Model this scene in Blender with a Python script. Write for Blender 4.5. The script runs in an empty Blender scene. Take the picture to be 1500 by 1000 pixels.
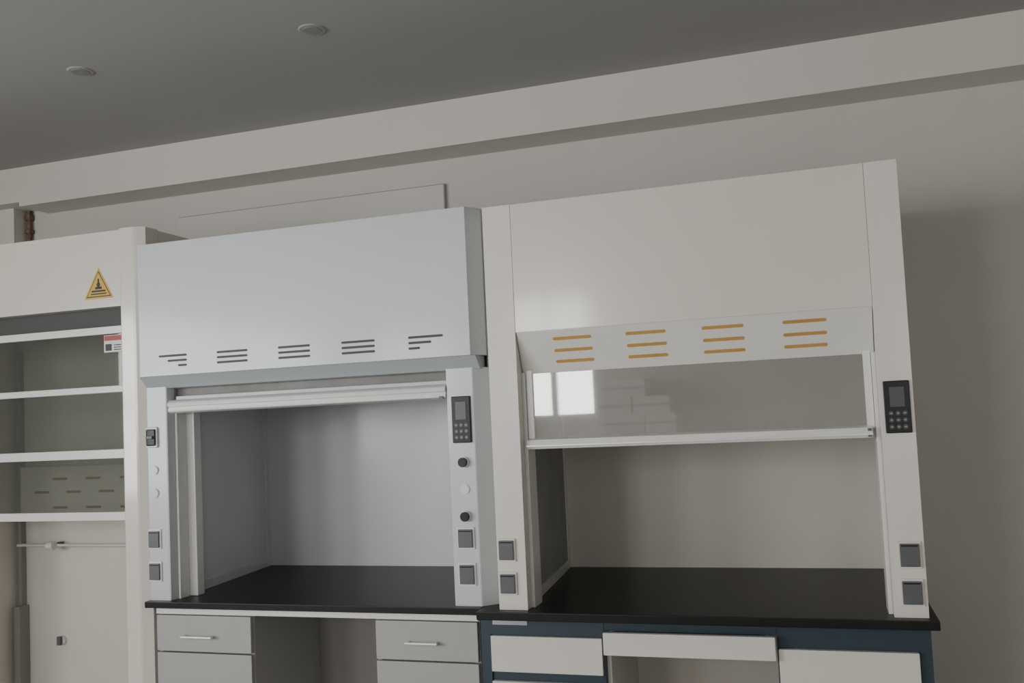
import bpy, bmesh, math
from mathutils import Vector, Matrix
COL = bpy.context.scene.collection

# ------------------------------------------------------------------ materials
def mat(name, col, rough=0.5, metal=0.0, var=0.04, scale=6.0, bump=0.0, bscale=80.0, coat=0.0, spec=0.5, cr=0.12):
    m = bpy.data.materials.new(name); m.use_nodes = True
    nt = m.node_tree; N = nt.nodes; L = nt.links
    b = N['Principled BSDF']
    tc = N.new('ShaderNodeTexCoord')
    nz = N.new('ShaderNodeTexNoise'); nz.inputs['Scale'].default_value = scale; nz.inputs['Detail'].default_value = 4
    L.new(tc.outputs['Object'], nz.inputs['Vector'])
    r = N.new('ShaderNodeValToRGB')
    r.color_ramp.elements[0].position = 0.3; r.color_ramp.elements[1].position = 0.7
    r.color_ramp.elements[0].color = (*[c*(1-var) for c in col], 1)
    r.color_ramp.elements[1].color = (*[min(1, c*(1+var)) for c in col], 1)
    L.new(nz.outputs['Fac'], r.inputs['Fac']); L.new(r.outputs['Color'], b.inputs['Base Color'])
    b.inputs['Roughness'].default_value = rough; b.inputs['Metallic'].default_value = metal
    b.inputs['Coat Weight'].default_value = coat; b.inputs['Coat Roughness'].default_value = cr
    b.inputs['Specular IOR Level'].default_value = spec
    if bump > 0:
        n2 = N.new('ShaderNodeTexNoise'); n2.inputs['Scale'].default_value = bscale
        L.new(tc.outputs['Object'], n2.inputs['Vector'])
        bp = N.new('ShaderNodeBump'); bp.inputs['Strength'].default_value = bump; bp.inputs['Distance'].default_value = 0.01
        L.new(n2.outputs['Fac'], bp.inputs['Height']); L.new(bp.outputs['Normal'], b.inputs['Normal'])
    return m

def glassmat(name, tint, refl=0.12, haze=0.0, hazecol=(0.5,0.5,0.47), gr=0.02):
    m = bpy.data.materials.new(name); m.use_nodes = True
    nt = m.node_tree; N = nt.nodes; L = nt.links; N.clear()
    o = N.new('ShaderNodeOutputMaterial')
    t = N.new('ShaderNodeBsdfTransparent'); t.inputs[0].default_value = (*tint, 1)
    d = N.new('ShaderNodeBsdfDiffuse'); d.inputs[0].default_value = (*hazecol, 1)
    nz = N.new('ShaderNodeTexNoise'); nz.inputs['Scale'].default_value = 3
    mr = N.new('ShaderNodeMapRange'); mr.inputs['To Min'].default_value = haze*0.8; mr.inputs['To Max'].default_value = haze*1.2
    L.new(nz.outputs['Fac'], mr.inputs['Value'])
    m1 = N.new('ShaderNodeMixShader'); L.new(mr.outputs[0], m1.inputs[0]); L.new(t.outputs[0], m1.inputs[1]); L.new(d.outputs[0], m1.inputs[2])
    g = N.new('ShaderNodeBsdfGlossy'); g.inputs['Roughness'].default_value = gr
    m2 = N.new('ShaderNodeMixShader'); m2.inputs[0].default_value = refl
    L.new(m1.outputs[0], m2.inputs[1]); L.new(g.outputs[0], m2.inputs[2]); L.new(m2.outputs[0], o.inputs[0])
    return m

M = {}
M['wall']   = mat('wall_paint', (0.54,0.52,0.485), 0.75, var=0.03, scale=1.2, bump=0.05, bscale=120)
M['panel']  = mat('cover_paint', (0.57,0.55,0.51), 0.7, var=0.02, scale=1.5)
M['beam']   = mat('beam_paint', (0.61,0.585,0.54), 0.7, var=0.02, scale=1.5, bump=0.04)
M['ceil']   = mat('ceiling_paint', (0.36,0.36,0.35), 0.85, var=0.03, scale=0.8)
M['floor']  = mat('floor_vinyl', (0.40,0.38,0.35), 0.45, var=0.08, scale=3)
M['ivory']  = mat('ivory_coat', (0.69,0.655,0.60), 0.38, var=0.012, scale=3, coat=0.2)
M['gloss']  = mat('ivory_gloss', (0.67,0.63,0.57), 0.25, var=0.012, scale=3, coat=0.75, cr=0.10)
M['vent']   = mat('pale_vent_strip', (0.67,0.665,0.62), 0.4, var=0.012, scale=3, coat=0.1)
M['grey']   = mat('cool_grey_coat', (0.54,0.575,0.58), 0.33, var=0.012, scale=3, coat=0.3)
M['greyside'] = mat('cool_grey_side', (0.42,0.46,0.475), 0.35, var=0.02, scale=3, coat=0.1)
M['liner']  = mat('grey_liner', (0.62,0.65,0.655), 0.4, var=0.03, scale=4, coat=0.2)
M['linerw'] = mat('ivory_liner', (0.64,0.605,0.55), 0.4, var=0.03, scale=4, coat=0.2)
M['alu']    = mat('aluminium', (0.72,0.72,0.71), 0.3, metal=0.3, var=0.03, scale=20)
M['whitefr']= mat('white_frame', (0.72,0.715,0.69), 0.3, var=0.02, scale=8, coat=0.2)
M['black']  = mat('black_epoxy_top', (0.007,0.008,0.008), 0.38, var=0.2, scale=40, bump=0.02, bscale=200, spec=0.25)
M['plastic']= mat('black_plastic', (0.008,0.008,0.010), 0.35, var=0.1, scale=20, spec=.3)
M['screen'] = mat('screen_grey', (0.05,0.055,0.052), 0.35, var=0.06, scale=20)
M['icon']   = mat('icon_grey', (0.35,0.35,0.35), 0.5)
M['socket'] = mat('socket_cover', (0.09,0.095,0.10), 0.4, var=0.08, scale=20)
M['gap']    = mat('shadowed_baffle', (0.22,0.215,0.20), 0.6, var=0.2, scale=6)  # shade of the gap over the sash, put into the colour
M['dark']   = mat('dark_slot', (0.05,0.052,0.05), 0.6)
M['orange'] = mat('amber_slot', (0.48,0.26,0.06), 0.55, var=0.08, scale=15)
M['brownslot'] = mat('tan_slot', (0.30,0.20,0.08), 0.6)
M['blue']   = mat('blue_steel', (0.018,0.038,0.055), 0.4, var=0.05, scale=5)
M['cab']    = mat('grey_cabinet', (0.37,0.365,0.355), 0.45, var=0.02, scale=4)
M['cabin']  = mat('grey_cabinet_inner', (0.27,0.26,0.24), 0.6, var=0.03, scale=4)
M['cream']  = mat('cream_front', (0.66,0.635,0.575), 0.4, var=0.015, scale=4)
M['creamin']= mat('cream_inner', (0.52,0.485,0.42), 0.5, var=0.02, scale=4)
M['yellow'] = mat('sign_yellow', (0.55,0.34,0.03), 0.4)
M['ink']    = mat('black_ink', (0.006,0.006,0.006), 0.5)
M['red']    = mat('label_red', (0.35,0.05,0.04), 0.5)
M['white']  = mat('label_white', (0.65,0.64,0.62), 0.5)
M['lav']    = mat('label_lavender', (0.40,0.40,0.46), 0.4)
M['rust']   = mat('rusty_metal', (0.16,0.10,0.07), 0.8, var=0.4, scale=60)
M['line']   = mat('panel_joint', (0.30,0.29,0.27), 0.7)
M['rim']    = mat('lamp_rim', (0.33,0.33,0.32), 0.5)
M['lens']   = mat('lamp_lens', (0.25,0.25,0.245), 0.4)
M['carton'] = mat('pale_carton', (0.62,0.61,0.58), 0.8, var=0.03, scale=5)
M['tape']   = mat('carton_seam', (0.30,0.29,0.27), 0.7)
M['glass']  = glassmat('sash_glass', (0.80,0.81,0.79), 0.13, 0.24, (0.66,0.64,0.60), .025)
M['glass1'] = glassmat('clear_sash_glass', (0.72,0.74,0.72), 0.03, 0.08, (0.40,0.40,0.38))
M['glassd'] = glassmat('dark_side_glass', (0.3,0.33,0.33), 0.05, 0.8, (0.42,0.43,0.43))

# ------------------------------------------------------------------ builders
def thing(name, loc, label, cat, group=None):
    e = bpy.data.objects.new(name, None); e.location = loc; e.empty_display_size = 0.1
    COL.objects.link(e); e['label'] = label; e['category'] = cat
    if group: e['group'] = group
    return e
def wloc(o):
    v = Vector(o.location)
    while o.parent: o = o.parent; v += Vector(o.location)
    return v
class MB:
    def __init__(s): s.bm = bmesh.new(); s.mats = []
    def mi(s, m):
        if m not in s.mats: s.mats.append(m)
        return s.mats.index(m)
    def _merge(s, b2, m):
        i = s.mi(m)
        for f in b2.faces: f.material_index = i
        me = bpy.data.meshes.new('t'); b2.to_mesh(me); b2.free(); s.bm.from_mesh(me); bpy.data.meshes.remove(me); return s
    def box(s, x0,x1,y0,y1,z0,z1, m, bev=0.0, seg=2):
        b = bmesh.new(); bmesh.ops.create_cube(b, size=1)
        for v in b.verts:
            v.co = Vector(((x0+x1)/2+v.co.x*(x1-x0),(y0+y1)/2+v.co.y*(y1-y0),(z0+z1)/2+v.co.z*(z1-z0)))
        if bev > 0: bmesh.ops.bevel(b, geom=b.edges[:], offset=bev, segments=seg, affect='EDGES', profile=0.6)
        return s._merge(b, m)
    def prism(s, pts, axis, a0, a1, m, bev=0.0):
        """pts 2D; axis 'z': (x,y) ; 'x': (y,z); 'y': (x,z)"""
        b = bmesh.new()
        def P(p, a): return {'z':(p[0],p[1],a),'x':(a,p[0],p[1]),'y':(p[0],a,p[1])}[axis]
        lo = [b.verts.new(P(p,a0)) for p in pts]; hi = [b.verts.new(P(p,a1)) for p in pts]
        n = len(pts); b.faces.new(lo); b.faces.new(hi[::-1])
        for i in range(n): b.faces.new([lo[i],hi[i],hi[(i+1)%n],lo[(i+1)%n]])
        bmesh.ops.recalc_face_normals(b, faces=b.faces[:])
        if bev > 0: bmesh.ops.bevel(b, geom=b.edges[:], offset=bev, segments=2, affect='EDGES', profile=0.6)
        return s._merge(b, m)
    def cyl(s, c, r, axis, a0, a1, m, seg=32, r2=None, bev=0.0):
        b = bmesh.new(); r2 = r if r2 is None else r2
        lo=[];hi=[]
        for i in range(seg):
            t=2*math.pi*i/seg; u,v=math.cos(t),math.sin(t)
            def P(rr,a): return {'z':(c[0]+rr*u,c[1]+rr*v,a),'y':(c[0]+rr*u,a,c[1]+rr*v),'x':(a,c[0]+rr*u,c[1]+rr*v)}[axis]
            lo.append(b.verts.new(P(r,a0))); hi.append(b.verts.new(P(r2,a1)))
        fl=b.faces.new(lo); fh=b.faces.new(hi[::-1])
        for i in range(seg): b.faces.new([lo[i],hi[i],hi[(i+1)%seg],lo[(i+1)%seg]])
        bmesh.ops.recalc_face_normals(b, faces=b.faces[:])
        if bev>0: bmesh.ops.bevel(b, geom=[e for e in b.edges if e.is_valid and len(e.link_faces)==2 and (len(e.link_faces[0].verts)>4 or len(e.link_faces[1].verts)>4)], offset=bev, segments=2, affect='EDGES')
        return s._merge(b, m)
    def rslot(s, x0,x1,y0,y1,z,h, m, tilt=None):
        r=h/2; pts=[]
        for i in range(9): t=-math.pi/2+math.pi*i/8; pts.append((x1-r+r*math.cos(t), z+r*math.sin(t)))
        for i in range(9): t=math.pi/2+math.pi*i/8; pts.append((x0+r+r*math.cos(t), z+r*math.sin(t)))
        return s.prism(pts,'y',y0,y1,m)
    def obj(s, name, parent=None, label=None, smooth=True):
        vs=[v.co for v in s.bm.verts]
        lo=Vector([min(v[i] for v in vs) for i in range(3)]); hi=Vector([max(v[i] for v in vs) for i in range(3)])
        c=(lo+hi)/2
        for v in s.bm.verts: v.co-=c
        me=bpy.data.meshes.new(name); s.bm.to_mesh(me); s.bm.free()
        for m in s.mats: me.materials.append(m)
        if smooth:
            for p in me.polygons: p.use_smooth=True
            me.set_sharp_from_angle(angle=math.radians(35))
        o=bpy.data.objects.new(name,me); COL.objects.link(o)
        if smooth:
            wn=o.modifiers.new('weighted_normal','WEIGHTED_NORMAL'); wn.keep_sharp=True; wn.weight=100
        if parent: o.parent=parent; o.location=c-wloc(parent)
        else: o.location=c
        if label: o['label']=label
        return o
def struct(o): o['kind']='structure'; return o
def B(name,x0,x1,y0,y1,z0,z1,m,parent=None,bev=0.0,label=None):
    return MB().box(x0,x1,y0,y1,z0,z1,m,bev).obj(name,parent,label)

# ------------------------------------------------------------------ room
XL,XR,YF,YB,ZC=-4.7,2.3,3.8,-3.2,2.846
struct(B('floor',XL-.1,XR+.1,YB-.1,YF+.1,-.1,0,M['floor']))
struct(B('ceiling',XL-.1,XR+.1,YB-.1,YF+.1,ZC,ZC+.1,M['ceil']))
struct(B('wall_north',XL-.1,XR+.1,YF,YF+.1,0,ZC,M['wall']))
struct(B('wall_east',XR,XR+.1,YB,YF,0,ZC,M['wall']))
WW=(-2.6,.6,1.0,2.4)   # unseen west window, added for fill light: y0,y1,z0,z1
mb=MB(); mb.box(XL-.1,XL,YB,WW[0],0,ZC,M['wall']); mb.box(XL-.1,XL,WW[1],YF,0,ZC,M['wall']); mb.box(XL-.1,XL,WW[0],WW[1],0,WW[2],M['wall']); mb.box(XL-.1,XL,WW[0],WW[1],WW[3],ZC,M['wall'])
struct(mb.obj('wall_west'))
W=[(-4.45,-3.55,1.1,2.45),(-2.95,-2.03,1.42,2.70),(0.75,2.0,1.0,2.45)]  # middle window shows in the glass; outer two are added for fill light
mb=MB(); y0,y1=YB-.1,YB
xs=[XL]+[v for w in W for v in w[:2]]+[XR]
for i in range(0,len(xs),2): mb.box(xs[i],xs[i+1],y0,y1,0,ZC,M['wall'])
for w in W:
    mb.box(w[0],w[1],y0,y1,0,w[2],M['wall']); mb.box(w[0],w[1],y0,y1,w[3],ZC,M['wall'])
struct(mb.obj('wall_south'))
def window(n,w,ns,frame):
    a,b,c,d=w; t=.05; mb=MB(); f0,f1=frame
    def bx(p,q,z0,z1,m=M['whitefr'],g=(0,0)):
        if ns: mb.box(p,q,f0+g[0],f1+g[1],z0,z1,m)
        else: mb.box(f0+g[0],f1+g[1],p,q,z0,z1,m)
    bx(a,a+t,c,d); bx(b-t,b,c,d); bx(a+t,b-t,c,c+t); bx(a+t,b-t,d-t,d)
    xm=(a+b)/2; bx(xm-.03,xm+.03,c+t,d-t); zm=c+(d-c)*.5; bx(a+t,xm-.03,zm-.025,zm+.025); bx(xm+.03,b-t,zm-.025,zm+.025)
    struct(mb.obj('window_%d'%n))
for i,w in enumerate(W): window(i+1,w,True,(YB-.08,YB-.01))  # the outer two frame the added fill openings
window(4,WW,False,(XL-.08,XL-.01))  # frame of the unseen west opening added for fill
mb=MB(); mb.box(-3.71,XR,3.613,YF,2.648,ZC,M['beam']); mb.box(XL,-3.71,3.613,YF,2.670,ZC,M['beam']); struct(mb.obj('trim_1'))
struct(B('trim_2',XL,-3.835,3.70,YF,0,2.67,M['beam']))
mb=MB(); mb.cyl((-3.815,3.78),.010,'z',2.50,2.67,M['rust'],12); mb.box(-3.833,-3.80,3.765,3.80,2.62,2.65,M['rust'],.004); mb.box(-3.833,-3.80,3.765,3.80,2.55,2.57,M['rust'],.004)
struct(mb.obj('trim_3'))  # short rusty pipe stub with two brackets beside the column
p=thing('wall_panel',(-2.19,3.8,2.0),'thin painted cover panel mounted flat on the wall behind the hoods','panel')
mb=MB(); mb.box(-2.895,-1.49,3.782,3.80,1.9,2.534,M['panel'],.002); mb.box(-2.895,-1.49,3.7815,3.784,2.531,2.535,M['line']); mb.box(-1.493,-1.488,3.7815,3.784,1.9,2.534,M['line'])
mb.obj('cover_sheet',p)
for (x,y) in ((-1.548,2.758),(-2.513,2.738)):
    p=thing('ceiling_downlight',(x,y,ZC),'small round unlit recessed downlight set in the grey ceiling','ceiling light','recessed ceiling downlights')
    mb=MB(); mb.cyl((x,y),.043,'z',ZC-.004,ZC,M['rim'],36,r2=.048); mb.obj('rim',p)
    mb=MB(); mb.cyl((x,y),.031,'z',ZC-.006,ZC-.0038,M['lens'],32); mb.obj('lens',p)

# storage cabinet with cartons at the window wall (mirrored in the sash glass)
p=thing('storage_cabinet',(-1.55,-2.95,0),'grey two-door storage cabinet standing against the window wall','cabinet')
mb=MB(); mb.box(-1.95,-1.15,-3.19,-2.72,0,1.10,M['cab'],.004); mb.obj('body',p)
for a,b in ((-1.945,-1.553),(-1.547,-1.155)):
    d=MB().box(a,b,-2.719,-2.702,.05,1.09,M['cab'],.003).obj('door',p); MB().box((a+b)/2-.008,(a+b)/2+.008,-2.701,-2.68,.6,.75,M['alu'],.003).obj('handle',d)
def carton(x0,x1,z0,z1,y0=-3.15,y1=-2.78):
    p=thing('carton',((x0+x1)/2,(y0+y1)/2,z0),'pale closed carton stacked on the grey storage cabinet','box','cartons on the storage cabinet')
    MB().box(x0,x1,y0,y1,z0,z1,M['carton'],.004).obj('carton_body',p)
    MB().box(x0+.002,x1-.002,y1-.0005,y1+.001,(z0+z1)/2-.012,(z0+z1)/2+.012,M['tape']).obj('packing_tape',p)
z=1.10
for row in (((-1.94,-1.56),(-1.55,-1.18)),((-1.92,-1.50),(-1.49,-1.20)),((-1.94,-1.62),(-1.60,-1.25)),((-1.90,-1.48),)):
    for a,b in row: carton(a,b,z,z+.17)
    z+=.171

# ------------------------------------------------------------------ shared parts
def socket(parent,x0,x1,z0,z1,y,m=None):
    mb=MB(); mb.box(x0-.006,x1+.006,y-.006,y+.002,z0-.006,z1+.006,M['whitefr'] if m is None else m,.003)
    s=mb.obj('socket',parent)
    mb=MB(); mb.box(x0,x1,y-.013,y-.006,z0,z1,M['socket'],.003); mb.box(x0+.004,x1-.004,y-.015,y-.012,z1-.008,z1-.004,M['plastic'],.0005)
    mb.obj('socket_cover',s,'dark grey flip cover'); return s
def controller(parent,x0,x1,z0,z1,y):
    mb=MB(); mb.box(x0,x1,y-.009,y+.002,z0,z1,M['plastic'],.004); c=mb.obj('control_panel',parent,'black control panel with a display and keys')
    w=x1-x0;h=z1-z0
    mb=MB(); mb.box(x0+.22*w,x1-.22*w,y-.0105,y-.009,z0+.50*h,z0+.88*h,M['screen'],.0005)
    mb.obj('display',c,'unlit grey display')
    mb=MB()
    for r in range(3):
        for k in range(3):
            cx=x0+w*(.24+.26*k); cz=z0+h*(.12+.13*r)
            mb.cyl((cx,cz),.0068,'y',y-.0105,y-.009,M['screen'],16)
            mb.box(cx-.003,cx+.003,y-.0112,y-.0104,cz-.0012,cz+.0012,M['icon'])
            if (r+k)%2: mb.box(cx-.0012,cx+.0012,y-.0112,y-.0104,cz-.003,cz+.003,M['icon'])
    mb.obj('keypad',c)
    return c

# ------------------------------------------------------------------ hood 3 (ivory benchtop hood)
H=thing('fume_hood',(-.36,3.36,.85),'ivory benchtop fume hood with amber vent slots over blue cabinets','fume hood')
Yf=2.92; zt=2.197; xl,xr=-1.016,0.294; il,ir=-.917,.200
mb=MB()
mb.box(xl,xr,3.066,3.78,zt-.02,zt,M['ivory']); mb.box(xl,xl+.015,3.066,3.78,1.72,zt-.02,M['ivory']); mb.box(xl,xl+.015,3.066,3.78,.85,.93,M['ivory']); mb.box(xl,xl+.015,3.66,3.78,.93,1.72,M['ivory'])
mb.box(xr-.015,xr,3.066,3.78,.85,zt-.02,M['ivory']); mb.box(xl+.015,xr-.015,3.766,3.78,.85,zt-.02,M['ivory'])
mb.obj('outer_shell',H)
for (a,b) in ((xl,il),(ir,xr)):
    MB().box(a,b,Yf,3.065,.85,zt,M['ivory'],.002).obj('post',H)
mb=MB(); mb.box(il,ir,Yf+.006,3.065,1.762,zt-.001,M['ivory']); mb.obj('header',H)
MB().box(il+.0008,ir-.0008,Yf+.0005,Yf+.006,1.764,zt-.001,M['gloss'],.001).obj('fascia_panel',H,'glossy ivory fascia panel')
def yv(z): return Yf+.004+(1.762-z)/(1.762-1.626)*.055
mb=MB(); mb.prism([(yv(1.762),1.762),(yv(1.762)+.03,1.762),(3.02,1.64),(3.02,1.626),(yv(1.626),1.626)],'x',il+.002,ir-.002,M['vent'],.001)
th=math.atan2(.055,.136)
for (a,b) in ((-.793,-.663),(-.549,-.420),(-.306,-.178),(-.061,.067)):
    for z in (1.735,1.697,1.661):
        s2=MB(); s2.rslot(a,b,-.001,.001,0,.0105,M['orange'])
        for v in s2.bm.verts:
            y_,z_=v.co.y,v.co.z
            v.co.y=yv(z)+y_*math.cos(th)-z_*math.sin(th)-.0006; v.co.z=z+z_*math.cos(th)+y_*math.sin(th)
        me=bpy.data.meshes.new('t'); s2.bm.to_mesh(me); s2.bm.free(); i=mb.mi(M['orange'])
        for p_ in me.polygons: p_.material_index=i
        mb.bm.from_mesh(me); bpy.data.meshes.remove(me)
mb.obj('vent_panel',H,'slanted vent strip with twelve amber slots')
mb=MB(); mb.box(-1.0,.275,3.75,3.764,.85,2.12,M['linerw']); mb.obj('back_liner',H)
mb=MB(); mb.box(-.99,.275,3.067,3.749,2.05,2.07,M['linerw']); mb.obj('top_liner',H)
mb=MB(); mb.box(.235,.25,3.067,3.749,.85,2.049,M['linerw']); mb.obj('side_liner',H)
def sl(y): return -.928-(y-3.066)/(3.75-3.066)*.055
def slab(mb,ya,yb,za,zb,m,t=.012,off=0):
    mb.prism([(sl(ya)+off,ya),(sl(yb)+off,yb),(sl(yb)-t+off,yb),(sl(ya)-t+off,ya)],'z',za,zb,m)
mb=MB(); slab(mb,3.067,3.749,.85,.885,M['whitefr']); slab(mb,3.067,3.749,1.75,2.049,M['linerw']); slab(mb,3.067,3.10,.885,1.75,M['whitefr']); slab(mb,3.715,3.749,.885,1.75,M['whitefr'])
mb.obj('side_window_frame',H)
mb=MB(); slab(mb,3.10,3.715,.885,1.75,M['glassd'],.005,-.004); mb.obj('side_window_glass',H,'dark tinted glass')
mb=MB(); mb.box(il,il+.012,2.965,3.05,.85,1.63,M['whitefr'],.002); mb.obj('sash_track',H)
mb=MB(); mb.box(ir-.012,ir,2.965,3.05,.85,1.63,M['whitefr'],.002); mb.obj('sash_track',H)
dz=-.004
S=MB(); S.box(il+.013,il+.035,2.975,2.995,1.40,1.66,M['whitefr'],.002); S.box(ir-.035,ir-.013,2.975,2.995,1.40,1.66,M['whitefr'],.002); S.box(il+.035,ir-.035,2.975,2.995,1.635,1.66,M['whitefr'],.001)
S=S.obj('sash',H)
MB().box(il+.035,ir-.035,2.982,2.987,1.405,1.635,M['glass']).obj('sash_glass',S,'clear glass pane')
mb=MB(); mb.prism([(2.945,1.392+dz),(2.950,1.408+dz),(2.985,1.414+dz),(3.0,1.412+dz),(3.0,1.380+dz),(2.955,1.377+dz)],'x',il+.013,ir-.022,M['whitefr'],.002)
mb.box(il+.013,ir-.022,2.943,2.948,1.386+dz,1.390+dz,M['alu']); mb.box(ir-.036,ir-.026,2.940,2.948,1.398+dz,1.406+dz,M['socket']); mb.box(ir-.036,ir-.026,2.940,2.948,1.380+dz,1.386+dz,M['socket'])
mb.obj('sash_handle',S)
controller(H,.212,.284,1.385,1.539,Yf)
socket(H,.226,.279,.998,1.065,Yf,M['ivory']); socket(H,.226,.279,.890,.957,Yf,M['ivory'])
socket(H,-1.006,-.955,1.014,1.078,Yf,M['ivory']); socket(H,-1.006,-.955,.905,.968,Yf,M['ivory'])
mb=MB(); 
for k in range(5): mb.rslot(-.992+.002*k,-.955-.003*(k%2),Yf-.0006,Yf,1.618-.008*k,.003,M['liner'])
mb.obj('faded_label',H,'faded pale printed label')

# ------------------------------------------------------------------ hood 2 (cool grey hood)
H=thing('fume_hood',(-1.76,3.36,.85),'cool grey benchtop fume hood with dark louvre slots over grey cabinets','fume hood')
zt=2.210; hl=-2.440
mb=MB()
mb.prism([(hl,3.02),(hl,2.94),(-2.431,2.925),(-1.082,2.925),(-1.043,2.980),(-1.043,3.02)],'z',1.70,zt,M['grey'],.0015)
for rows in (((-2.362,-2.235),(-2.322,-2.235),(-2.275,-2.235)),((-2.102,-1.969),)*3,((-1.839,-1.707),)*3,((-1.580,-1.448),)*3,((-1.319,-1.188),(-1.319,-1.232),(-1.319,-1.275))):
    for (a,b),z in zip(rows,(1.774,1.755,1.736)):
        mb.rslot(a*.992,b*.992,2.9238,2.926,z,.0085,M['dark'])
mb.obj('front_cover',H)
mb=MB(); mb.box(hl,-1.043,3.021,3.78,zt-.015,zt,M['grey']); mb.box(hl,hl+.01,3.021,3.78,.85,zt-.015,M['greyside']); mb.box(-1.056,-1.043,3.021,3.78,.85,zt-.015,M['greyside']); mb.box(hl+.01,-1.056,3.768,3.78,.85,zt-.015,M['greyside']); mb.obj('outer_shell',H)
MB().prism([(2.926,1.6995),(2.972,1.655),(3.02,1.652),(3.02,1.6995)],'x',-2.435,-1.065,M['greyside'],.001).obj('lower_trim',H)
mb=MB(); mb.prism([(-1.191,3.02),(-1.191,2.968),(-1.189,2.965),(-1.095,2.965),(-1.091,2.967),(-1.044,3.012),(-1.044,3.02)],'z',.85,1.66,M['grey'],.001); mb.obj('post',H)
mb=MB(); mb.prism([(-2.439,3.02),(-2.439,2.97),(-2.434,2.965),(-2.350,2.965),(-2.345,2.967),(-2.338,3.0),(-2.350,3.055),(-2.428,3.055),(-2.428,3.02)],'z',.85,1.66,M['grey'],.001); mb.obj('post',H)
mb=MB(); mb.box(-2.36,-2.292,3.056,3.10,.85,1.60,M['whitefr'],.006); mb.box(-2.337,-2.327,3.0,3.056,.85,1.60,M['whitefr'],.002); mb.obj('sash_track',H)
mb=MB(); mb.box(-1.19,-1.165,3.021,3.10,.85,1.60,M['whitefr'],.006); mb.obj('sash_track',H)
MB().box(-2.43,-1.06,3.752,3.766,.85,2.1,M['liner']).obj('back_liner',H)
MB().box(-2.43,-1.06,3.05,3.75,2.08,2.10,M['liner']).obj('top_liner',H)
mb=MB(); mb.box(-1.12,-1.105,3.10,3.75,.85,2.079,M['liner']); mb.obj('side_liner',H)
def sl(y): return -2.345-(y-3.10)/(3.75-3.10)*.065
mb=MB(); slab(mb,3.101,3.751,.85,2.079,M['liner'],.01,-.006); slab(mb,3.101,3.751,.85,.885,M['alu']); slab(mb,3.725,3.751,.885,1.75,M['alu']); slab(mb,3.101,3.12,.885,1.75,M['alu'])
mb.obj('side_liner',H)
MB().box(-1.44,-1.4375,3.749,3.7525,.85,2.08,M['line']).obj('liner_joint',H)
MB().box(-2.34,-1.19,3.022,3.030,1.60,1.80,M['gap']).obj('inner_baffle',H,'dark inner baffle')  # added dark sheet in place of the shaded interior above the sash
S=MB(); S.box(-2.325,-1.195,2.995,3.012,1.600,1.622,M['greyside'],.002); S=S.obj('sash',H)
mb=MB(); mb.prism([(2.955,1.585),(2.958,1.598),(2.968,1.606),(3.0,1.610),(3.012,1.610),(3.012,1.560),(2.975,1.556),(2.960,1.562),(2.958,1.572),(2.963,1.578)],'x',-2.335,-1.192,M['alu'],.0015)
mb.box(-1.215,-1.200,2.955,2.965,1.557,1.567,M['socket'],.001)
mb.obj('sash_handle',S,'rounded aluminium pull bar')
MB().box(-2.32,-1.2,3.034,3.039,1.605,2.06,M['glass1']).obj('sash_glass',S)
controller(H,-1.172,-1.103,1.403,1.563,2.965)
for z in (1.337,1.153):
    mb=MB(); mb.cyl((-1.136,z),.0185,'y',2.953,2.966,M['whitefr'],28,bev=.001); k=mb.obj('knob',H,'dark round service knob'); mb=MB(); mb.cyl((-1.136,z),.0165,'y',2.944,2.954,M['plastic'],28,bev=.002); mb.obj('knob_cap',k)
mb=MB(); mb.cyl((-1.137,1.245),.018,'y',2.960,2.966,M['whitefr'],28,bev=.002); mb.obj('blanking_cap',H,'pale round blanking cap')
socket(H,-1.166,-1.114,1.048,1.110,2.965); socket(H,-1.166,-1.114,.925,.990,2.965)
socket(H,-2.432,-2.386,1.049,1.112,2.965); socket(H,-2.432,-2.386,.927,.990,2.965)
for z in (1.342,1.255):
    mb=MB(); mb.cyl((-2.405,z),.018,'y',2.960,2.966,M['grey'],28,bev=.002); mb.obj('blanking_cap',H,'pale round blanking cap')
mb=MB(); mb.box(-2.436,-2.385,2.955,2.966,1.428,1.508,M['whitefr'],.006); k=mb.obj('switch',H); mb=MB(); mb.box(-2.430,-2.390,2.948,2.956,1.436,1.500,M['plastic'],.006); mb.box(-2.426,-2.396,2.940,2.949,1.462,1.474,M['socket'],.003); mb.obj('switch_knob',k,'black switch cover')

# ------------------------------------------------------------------ hood 1 (tall walk-in hood)
H=thing('fume_hood',(-3.08,3.4,0),'tall ivory walk-in fume hood with glass sashes and yellow warning triangle','fume hood')
Y1=2.965; xr=-2.4425; xi=-2.55; xL=-3.68; zt=2.293
mb=MB(); mb.box(xr-.012,xr,3.061,3.78,0,zt,M['ivory']); mb.box(xL,xL+.012,3.061,3.78,0,zt,M['ivory']); mb.box(xL+.012,xr-.012,3.061,3.78,zt-.015,zt,M['ivory']); mb.box(xL+.012,xr-.012,3.768,3.78,0,zt-.015,M['ivory']); mb.obj('outer_shell',H)
MB().prism([(xi,3.06),(xi,Y1+.002),(xi+.004,Y1),(-2.488,Y1),(-2.480,Y1+.003),(xr,Y1+.022),(xr,3.06)],'z',0,zt+.004,M['gloss'],.001).obj('post',H)
MB().box(xL,xL+.07,Y1,3.06,0,zt,M['gloss'],.003).obj('post',H)
MB().box(xL+.07,xi-.001,Y1+.004,3.019,1.99,zt,M['gloss'],.003).obj('header',H,'glossy ivory header panel')
MB().box(xL+.07,xi-.001,3.02,3.035,1.91,2.05,M['dark']).obj('slot_backing',H)
MB().box(xL+.012,xr-.012,3.52,3.535,.0,2.1,M['linerw']).obj('back_liner',H)
MB().box(xr-.04,xr-.03,3.061,3.519,0,2.089,M['linerw']).obj('side_liner',H)
MB().box(xL+.03,xL+.04,3.061,3.519,0,2.089,M['linerw']).obj('side_liner',H)
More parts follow.
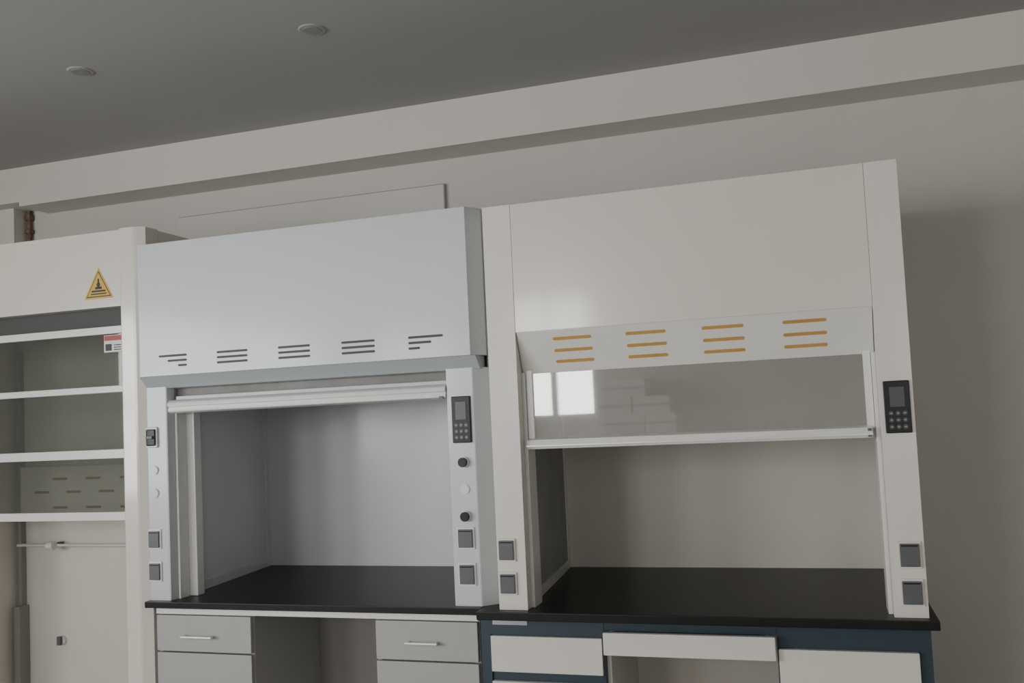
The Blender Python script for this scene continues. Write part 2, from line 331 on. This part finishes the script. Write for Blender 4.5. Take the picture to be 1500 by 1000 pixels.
MB().box(xL+.04,xr-.04,3.061,3.519,2.09,2.1,M['linerw']).obj('top_liner',H)
mb=MB(); mb.box(-3.60,-2.56,3.49,3.50,1.115,1.35,M['linerw'],.002)
for z,xs in ((1.290,(-3.366,-3.175,-2.98)),(1.229,(-3.473,-3.286,-3.10,-2.9)),(1.157,(-3.364,-3.174,-2.98))):
    for x in xs: mb.rslot(x-.043,x+.043,3.4885,3.491,z,.011,M['brownslot'])
mb.obj('baffle',H,'slotted baffle plate with tan slots')
mb=MB(); mb.cyl((3.47,.985),.007,'x',-3.60,-2.52,M['alu'],12); mb.cyl((3.455,.985),.02,'x',-3.405,-3.37,M['alu'],16); mb.box(-3.4,-3.375,3.455,3.52,.975,.995,M['socket'],.002); mb.obj('support_rod',H,'thin steel rod with a clamp')
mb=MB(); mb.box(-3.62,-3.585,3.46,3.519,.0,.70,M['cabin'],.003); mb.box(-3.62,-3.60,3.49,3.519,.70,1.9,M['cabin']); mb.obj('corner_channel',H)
mb=MB(); mb.cyl((-3.39,.54),.022,'y',3.505,3.52,M['alu'],24); mb.box(-3.40,-3.38,3.49,3.506,.52,.56,M['socket'],.002); mb.obj('port_cap',H)
def sash(z0,z1,y,bt,bb):
    s=MB(); s.box(xL+.075,xi-.001,y,y+.02,z0,z0+bb,M['whitefr'],.003)
    if bt: s.box(xL+.075,xi-.001,y,y+.02,z1-bt,z1,M['whitefr'],.003)
    s=s.obj('sash',H); MB().box(xL+.075,xi-.001,y+.008,y+.012,z0+bb,z1-bt,M['glass1']).obj('sash_glass',s)
sash(1.653,1.916,2.990,.030,.026)
sash(1.392,1.653-.001,3.012,.0,.036)
sash(1.145,1.391,3.034,.0,.034)
y=Y1+.004
def tri(mb,cx,z0,w,h,ya,yb,m,r=.0): mb.prism([(cx-w/2,z0),(cx+w/2,z0),(cx,z0+h)],'y',ya,yb,m,r)
cx=-2.655
mb=MB(); tri(mb,cx,2.026,.142,.124,y-.0012,y,M['yellow']); 
tri(mb,cx,2.033,.120,.104,y-.0016,y-.001,M['ink']); tri(mb,cx,2.037,.108,.094,y-.0020,y-.0015,M['yellow'])
yy0,yy1=y-.0024,y-.0019
mb.cyl((cx,2.082),.009,'y',yy0,yy1,M['ink'],20); mb.box(cx-.016,cx+.016,yy0,yy1,2.064,2.074,M['ink']); mb.box(cx-.004,cx+.004,yy0,yy1,2.088,2.106,M['ink'])
mb.box(cx-.034,cx+.034,yy0,yy1,2.053,2.060,M['ink']); mb.box(cx-.038,cx+.038,yy0,yy1,2.043,2.048,M['ink'])
mb.obj('warning_sign',H,'yellow triangular warning sticker with black border and symbol')
mb=MB(); yy=2.989
mb.box(-2.652,-2.562,yy-.001,yy,1.812,1.880,M['white']); mb.box(-2.650,-2.564,yy-.0016,yy-.0009,1.858,1.878,M['red']); mb.box(-2.645,-2.615,yy-.0016,yy-.0009,1.818,1.845,M['ink']); 
for k in range(3): mb.box(-2.605,-2.570,yy-.0016,yy-.0009,1.820+.009*k,1.8235+.009*k,M['ink'])
mb.obj('caution_label',H,'small white sticker with a red band')

# ------------------------------------------------------------------ worktops
p=thing('worktop',(-1.77,3.36,.80),'black epoxy worktop under the cool grey hood, on grey cabinets','worktop')
B('slab',-2.4415,-1.089,2.935,3.79,.826,.85,M['black'],p,.003)
B('support_rail',-2.41,-1.11,2.962,2.985,.801,.826,M['whitefr'],p,.001)
p=thing('worktop',(-.36,3.34,.822),'thick black epoxy worktop under the ivory hood, on blue cabinets','worktop')
B('slab',-1.087,.318,2.885,3.79,.822,.85,M['black'],p,.004)

# ------------------------------------------------------------------ grey cabinets
def handle(par,xa,xb,z,y,m):
    mb=MB(); mb.cyl((y-.022,z),.005,'x',xa,xb,m,14,bev=.001); mb.cyl((xa+.008,z),.005,'y',y-.022,y,m,12); mb.cyl((xb-.008,z),.005,'y',y-.022,y,m,12); mb.obj('handle',par,'brushed steel bar handle')
def cabinet(x0,x1,label,group=None,hz=.722,hx=(0,0)):
    c=thing('base_cabinet',((x0+x1)/2,3.2,0),label,'cabinet',group)
    mb=MB(); t=.016
    mb.box(x0,x0+t,2.986,3.5,.08,.80,M['cab']); mb.box(x1-t,x1,2.986,3.5,.08,.80,M['cab']); mb.box(x0+t,x1-t,2.986,3.5,.78,.80,M['cab']); mb.box(x0+t,x1-t,2.986,3.5,.08,.10,M['cab']); mb.box(x0+t,x1-t,3.485,3.5,.10,.78,M['cab']); mb.box(x0+.01,x1-.01,3.03,3.45,0,.08,M['dark'])
    mb.box(x0+t,x1-t,2.99,3.4,.655,.66,M['cab'])
    mb.obj('body',c)
    d=MB().box(x0+.003,x1-.003,2.966,2.985,.662,.795,M['cab'],.003).obj('drawer',c); handle(d,hx[0],hx[1],hz,2.966,M['alu'])
    d=MB().box(x0+.003,x1-.003,2.966,2.985,.09,.656,M['cab'],.003).obj('door',c)
    mb=MB(); mb.box(x1-.042,x1-.030,2.940,2.966,.34,.46,M['alu'],.004); mb.obj('handle',d,'vertical steel handle')
cabinet(-2.416,-1.998,'grey base cabinet with steel drawer handle beside the walk-in hood',None,.720,(-2.29,-2.155))
cabinet(-1.498,-1.112,'grey base cabinet with steel drawer handle beside the blue cabinet',None,.724,(-1.375,-1.255))
p=thing('modesty_panel',(-1.75,3.5,0),'grey back panel closing the knee space between grey cabinets','panel')
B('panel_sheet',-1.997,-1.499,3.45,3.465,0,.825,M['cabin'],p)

# ------------------------------------------------------------------ blue cabinets
def blueframe(c,x0,x1,zr,stl,str_):
    mb=MB(); 
    mb.box(x0,x0+.016,2.985,3.5,.06,.821,M['blue']); mb.box(x1-.016,x1,2.985,3.5,.06,.821,M['blue']); mb.box(x0,x1,2.97,2.985,zr,.821,M['blue']); mb.box(x0+.016,x1-.016,3.485,3.5,.06,.80,M['blue']); mb.box(x0,x1,2.985,3.5,.04,.06,M['blue'])
    mb.box(x0,x0+stl,2.97,2.985,.06,zr,M['blue']); mb.box(x1-str_,x1,2.97,2.985,.06,zr,M['blue']); mb.box(x0+.03,x1-.03,3.03,3.45,0,.04,M['dark'])
    mb.box(x0+stl,x1-str_,2.978,2.985,.06,zr,M['blue'])
    return mb.obj('body',c,'dark blue steel carcass')
c=thing('base_cabinet',(-.89,3.2,0),'dark blue steel base cabinet with cream drawers and small name plate','cabinet')
blueframe(c,-1.104,-.680,.758,.035,.004)
for (a,b) in ((.637,.755),(.47,.606),(.28,.44),(.09,.25)): MB().box(-1.066,-.685,2.958,2.977,a,b,M['cream'],.003).obj('drawer',c,'cream drawer front')
MB().box(-1.060,-.938,2.9675,2.970,.790,.812,M['lav'],.0008).obj('name_plate',c,'pale lavender blank name plate')
c=thing('base_cabinet',(.08,3.2,0),'dark blue steel cabinet with cream door at the bench end','cabinet')
blueframe(c,-.138,.300,.742,.004,.034)
MB().box(-.134,.264,2.955,2.977,.09,.740,M['cream'],.003).obj('door',c,'cream door front')
c=thing('knee_drawer',(-.41,3.2,.70),'cream pull-out drawer hung under the worktop across the knee space','drawer')
mb=MB(); mb.box(-.679,-.139,2.972,2.985,.778,.821,M['blue']); mb.box(-.679,-.139,2.985,3.45,.79,.821,M['blue']); mb.obj('rail',c,'dark blue steel rail')
MB().box(-.676,-.141,2.935,2.958,.708,.780,M['cream'],.004).obj('drawer_front',c)
mb=MB(); mb.box(-.66,-.65,2.958,3.4,.715,.778,M['cream']); mb.box(-.17,-.16,2.958,3.4,.715,.778,M['cream']); mb.box(-.65,-.17,2.958,3.4,.713,.718,M['cream']); mb.obj('drawer_box',c)
p=thing('modesty_panel',(-.41,3.5,0),'cream back panel closing the knee space between blue cabinets','panel')
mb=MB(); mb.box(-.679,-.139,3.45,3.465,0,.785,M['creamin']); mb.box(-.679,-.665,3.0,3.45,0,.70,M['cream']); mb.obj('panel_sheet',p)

# ------------------------------------------------------------------ lights (daylight at the middle south window, added fill lamps at the others)
def area(name,x,y,z,sx,sz,power,col,rot):
    l=bpy.data.lights.new(name,'AREA'); l.shape='RECTANGLE'; l.size=sx; l.size_y=sz; l.energy=power; l.color=col
    o=bpy.data.objects.new(name,l); o.location=(x,y,z); o.rotation_euler=rot; COL.objects.link(o); return o
for w,pw in zip(W,(62,60,36)):  # outer two lamps are added fill behind unseen openings
    a,b,c_,d_=w; area('window_daylight',(a+b)/2,YB-.12,(c_+d_)/2,b-a,d_-c_,pw,(1,.985,.96),(math.radians(90),0,0))
area('window_daylight',XL-.12,(WW[0]+WW[1])/2,(WW[2]+WW[3])/2,WW[1]-WW[0],WW[3]-WW[2],195,(.98,.99,1),(math.radians(90),0,math.radians(-90)))  # added fill lamp behind the unseen west opening
w=bpy.data.worlds.new('World'); bpy.context.scene.world=w; w.use_nodes=True
w.node_tree.nodes['Background'].inputs[0].default_value=(.75,.82,.9,1); w.node_tree.nodes['Background'].inputs[1].default_value=.8

# ------------------------------------------------------------------ camera
yaw,pit,rol,f,h=-0.304,0.0604,0.0465,1348.54,1.4907
fw=Vector((math.sin(yaw)*math.cos(pit),math.cos(yaw)*math.cos(pit),math.sin(pit)))
r=Vector((math.cos(yaw),-math.sin(yaw),0)); u=r.cross(fw)
R=math.cos(rol)*r-math.sin(rol)*u; U=math.sin(rol)*r+math.cos(rol)*u
cam=bpy.data.cameras.new('Camera'); co=bpy.data.objects.new('Camera',cam); COL.objects.link(co)
co.matrix_world=Matrix(((R.x,U.x,-fw.x,0),(R.y,U.y,-fw.y,0),(R.z,U.z,-fw.z,h),(0,0,0,1)))
cam.sensor_width=36; cam.lens=f/1500*36; cam.shift_x=-6.9/1500; cam.shift_y=25.5/1500; cam.clip_start=.05
bpy.context.scene.camera=co
